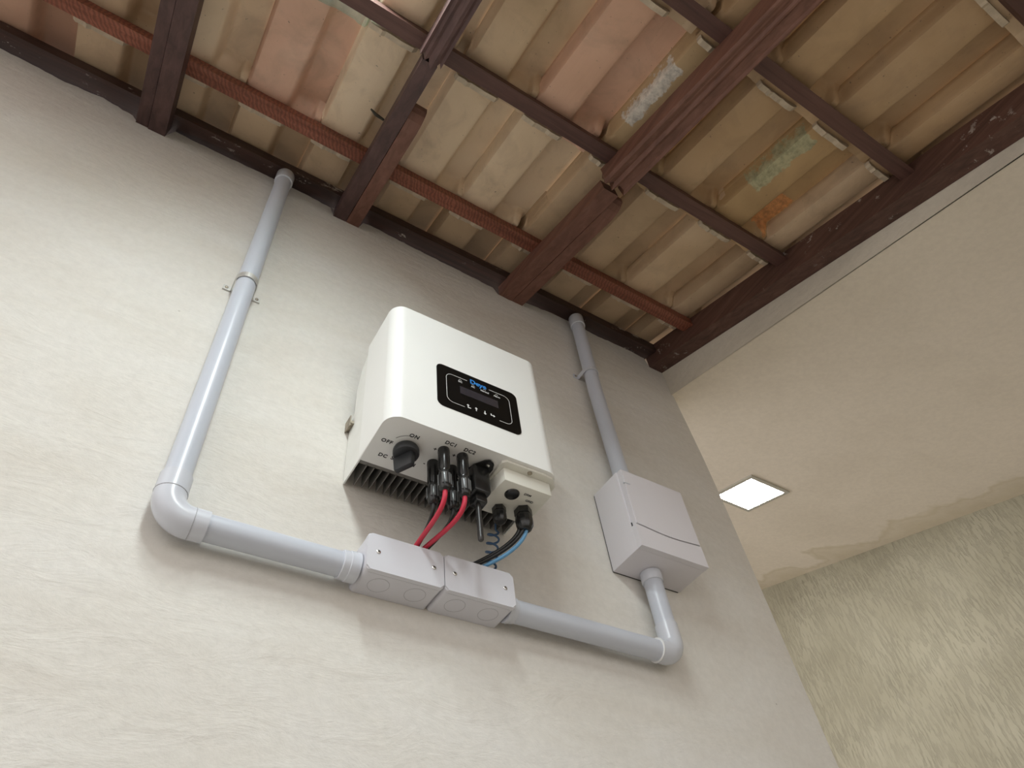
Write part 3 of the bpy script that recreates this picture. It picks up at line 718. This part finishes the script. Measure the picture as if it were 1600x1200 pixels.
# right short conduit
dx = 0.9745
P('pipe', tube(bmesh.new(), [(0.610, PY, HZ), (0.940, PY, HZ)], PR, 36), 'pvc_grey', c2)
Rb = 0.026
P('elbow', tube(bmesh.new(), [(dx, PY, 0.742), (dx, PY, HZ+Rb+.002)] + elbow(dx, HZ, -1, Rb, 0)[1:] + [(0.930, PY, HZ)], 0.0222, 36), 'pvc_fitting', c2)
bm = bmesh.new(); ring(bm, (0.930, PY, HZ), (1, 0, 0), 0.0230, 0.0016)
P('joint_line', bm, 'ink_white', c2)
P('pipe', tube(bmesh.new(), [(dx, PY, 0.730), (dx, PY, 0.864)], PR, 36), 'pvc_grey', c2)
P('coupling', lathe(bmesh.new(), (dx, PY, 0.8640), (0, 0, -1), [(0, 0.0212), (0.001, 0.0226), (0.022, 0.0224), (0.0235, 0.0212)], 36), 'pvc_fitting', c2)
P('coupling', lathe(bmesh.new(), (JX2, PY, HZ), (1, 0, 0), [(0, 0.0228), (0.0065, 0.0228), (0.008, 0.0216), (0.016, 0.0214), (0.017, 0.0205)], 36), 'pvc_fitting', c2)
# upper right conduit
ux = 0.9765
P('pipe', tube(bmesh.new(), [(ux, PY, 1.0748), (ux-.003, PY, 1.45), (ux+.006, PY, 1.82)], PR, 36), 'pvc_grey', c3)
P('end_socket', lathe(bmesh.new(), (ux+.0055, PY, 1.775), (0, 0, 1), [(0, 0.0212), (0.001, 0.0224), (0.043, 0.0226), (0.045, 0.0216)], 36), 'pvc_fitting', c3)
def clamp(x, z, mat, label):
    t = empty('pipe_clamp', (x, 0, z)); tag(t, label, 'clamp', 'clamps holding the conduits')
    I = Matrix.Translation(-t.location)
    bm = bmesh.new(); r_ = PR+0.0012; w = 0.0075; prof = []
    for k in range(17):
        a = math.radians(-0 - 180*k/16); prof.append((x+r_*math.cos(a), PY+r_*math.sin(a)))
    out = [(x+r_, -0.001)] + prof + [(x-r_, -0.001)]
    inn = [(a, b_) for a, b_ in out]
    lo = []; 
    for (a, b_) in out:
        d = Vector((a-x, b_-PY)); d = d.normalized()*0.0016 if b_ < PY+0.001 else Vector((0.0016*(1 if a > x else -1), 0))
        lo.append([(a, b_), (a+d.x, b_+d.y)])
    vs = [[bm.verts.new((p[0], p[1], z+s)) for s in (-w, w) for p in q] for q in lo]
    for q, s in zip(vs, vs[1:]):
        bm.faces.new((q[0], q[2], s[2], s[0])); bm.faces.new((q[1], s[1], s[3], q[3])); bm.faces.new((q[0], s[0], s[1], q[1])); bm.faces.new((q[2], q[3], s[3], s[2]))
    bm.faces.new((vs[0][0], vs[0][1], vs[0][3], vs[0][2])); bm.faces.new((vs[-1][0], vs[-1][2], vs[-1][3], vs[-1][1]))
    for sx in (-1, 1): box(bm, x+sx*(r_+.008)-.009, x+sx*(r_+.008)+.009, -0.0032, -0.0006, z-w, z+w)
    o = link('strap', bm, mat, t, False); o.matrix_parent_inverse = I
    for sx in (-1, 1):
        s = link('screw', lathe(bmesh.new(), (x+sx*(r_+.010), -0.003, z), (0, -1, 0), [(0, 0.0036), (0.0015, 0.0034), (0.0022, 0.002)], 14), 'steel_rusty', t, True); s.matrix_parent_inverse = I
clamp(cx-.001, 1.290, 'aluminium', 'metal strap clamp around the tall left conduit')
clamp(ux-.002, 1.540, 'pvc_fitting', 'grey clamp around the conduit above the breaker box')

# ------------------------------------------------------------------ breaker box
BX0, BX1, BZ0, BZ1, BD = 0.8973, 1.0790, 0.8643, 1.0748, 0.0990
t = empty('breaker_box', ((BX0+BX1)/2, 0, BZ0)); tag(t, 'grey plastic breaker box with a hinged lid, right of the inverter', 'breaker box')
I = Matrix.Translation(-t.location)
o = link('body', mbox(BX0, BX1, -0.0860, -0.0030, BZ0, BZ1, bev=0.0015), 'breaker_plastic', t, True); o.matrix_parent_inverse = I
o = link('back_plate', mbox(BX0+.002, BX1-.002, -0.0030, 0.0, BZ0+.001, BZ1-.001), 'gap_dark', t); o.matrix_parent_inverse = I
# lid: lower fixed part with an upward curved top line, and the flap above it
def seam(x): 
    u = (x-BX0)/(BX1-BX0); return 0.9205 - 0.0065*math.sin(PI*min(1, u*1.0))**1.5*(1 if u > 0 else 0) - 0.001*u
xs = [BX0 + (BX1-BX0)*k/16 for k in range(17)]
bm = bmesh.new(); extrude_poly(bm, [(BX0, -0.0862, BZ0), (BX1, -0.0862, BZ0)] + [(x, -0.0862, seam(x)-0.0012) for x in xs[::-1]], (0, -BD+0.0862, 0))
o = link('lower_cover', bm, 'breaker_plastic', t); o.matrix_parent_inverse = I
bm = bmesh.new(); extrude_poly(bm, [(BX1-.0015, -0.0862, BZ1-.001), (BX0+.003, -0.0862, BZ1-.001)] + [(x, -0.0862, seam(x)+0.0012) for x in [BX0+.003]+xs[1:-1]+[BX1-.0015]], (0, -BD+0.0862-0.0012, 0))
bmesh.ops.bevel(bm, geom=[e for e in bm.edges if all(v.co.y < -BD for v in e.verts)], offset=0.0012, segments=2, affect='EDGES')
o = link('flap', bm, 'breaker_plastic', t); o.matrix_parent_inverse = I
o = link('flap_gap', mbox(BX0+.001, BX1-.001, -0.0880, -0.0862, 0.905, 0.930), 'gap_dark', t); o.matrix_parent_inverse = I
o = link('hinge', mbox(BX0+.0008, BX0+.018, -BD-.0022, -BD+.002, BZ1-0.043, BZ1-0.0405, bev=0.0006), 'pvc_fitting', t); o.matrix_parent_inverse = I
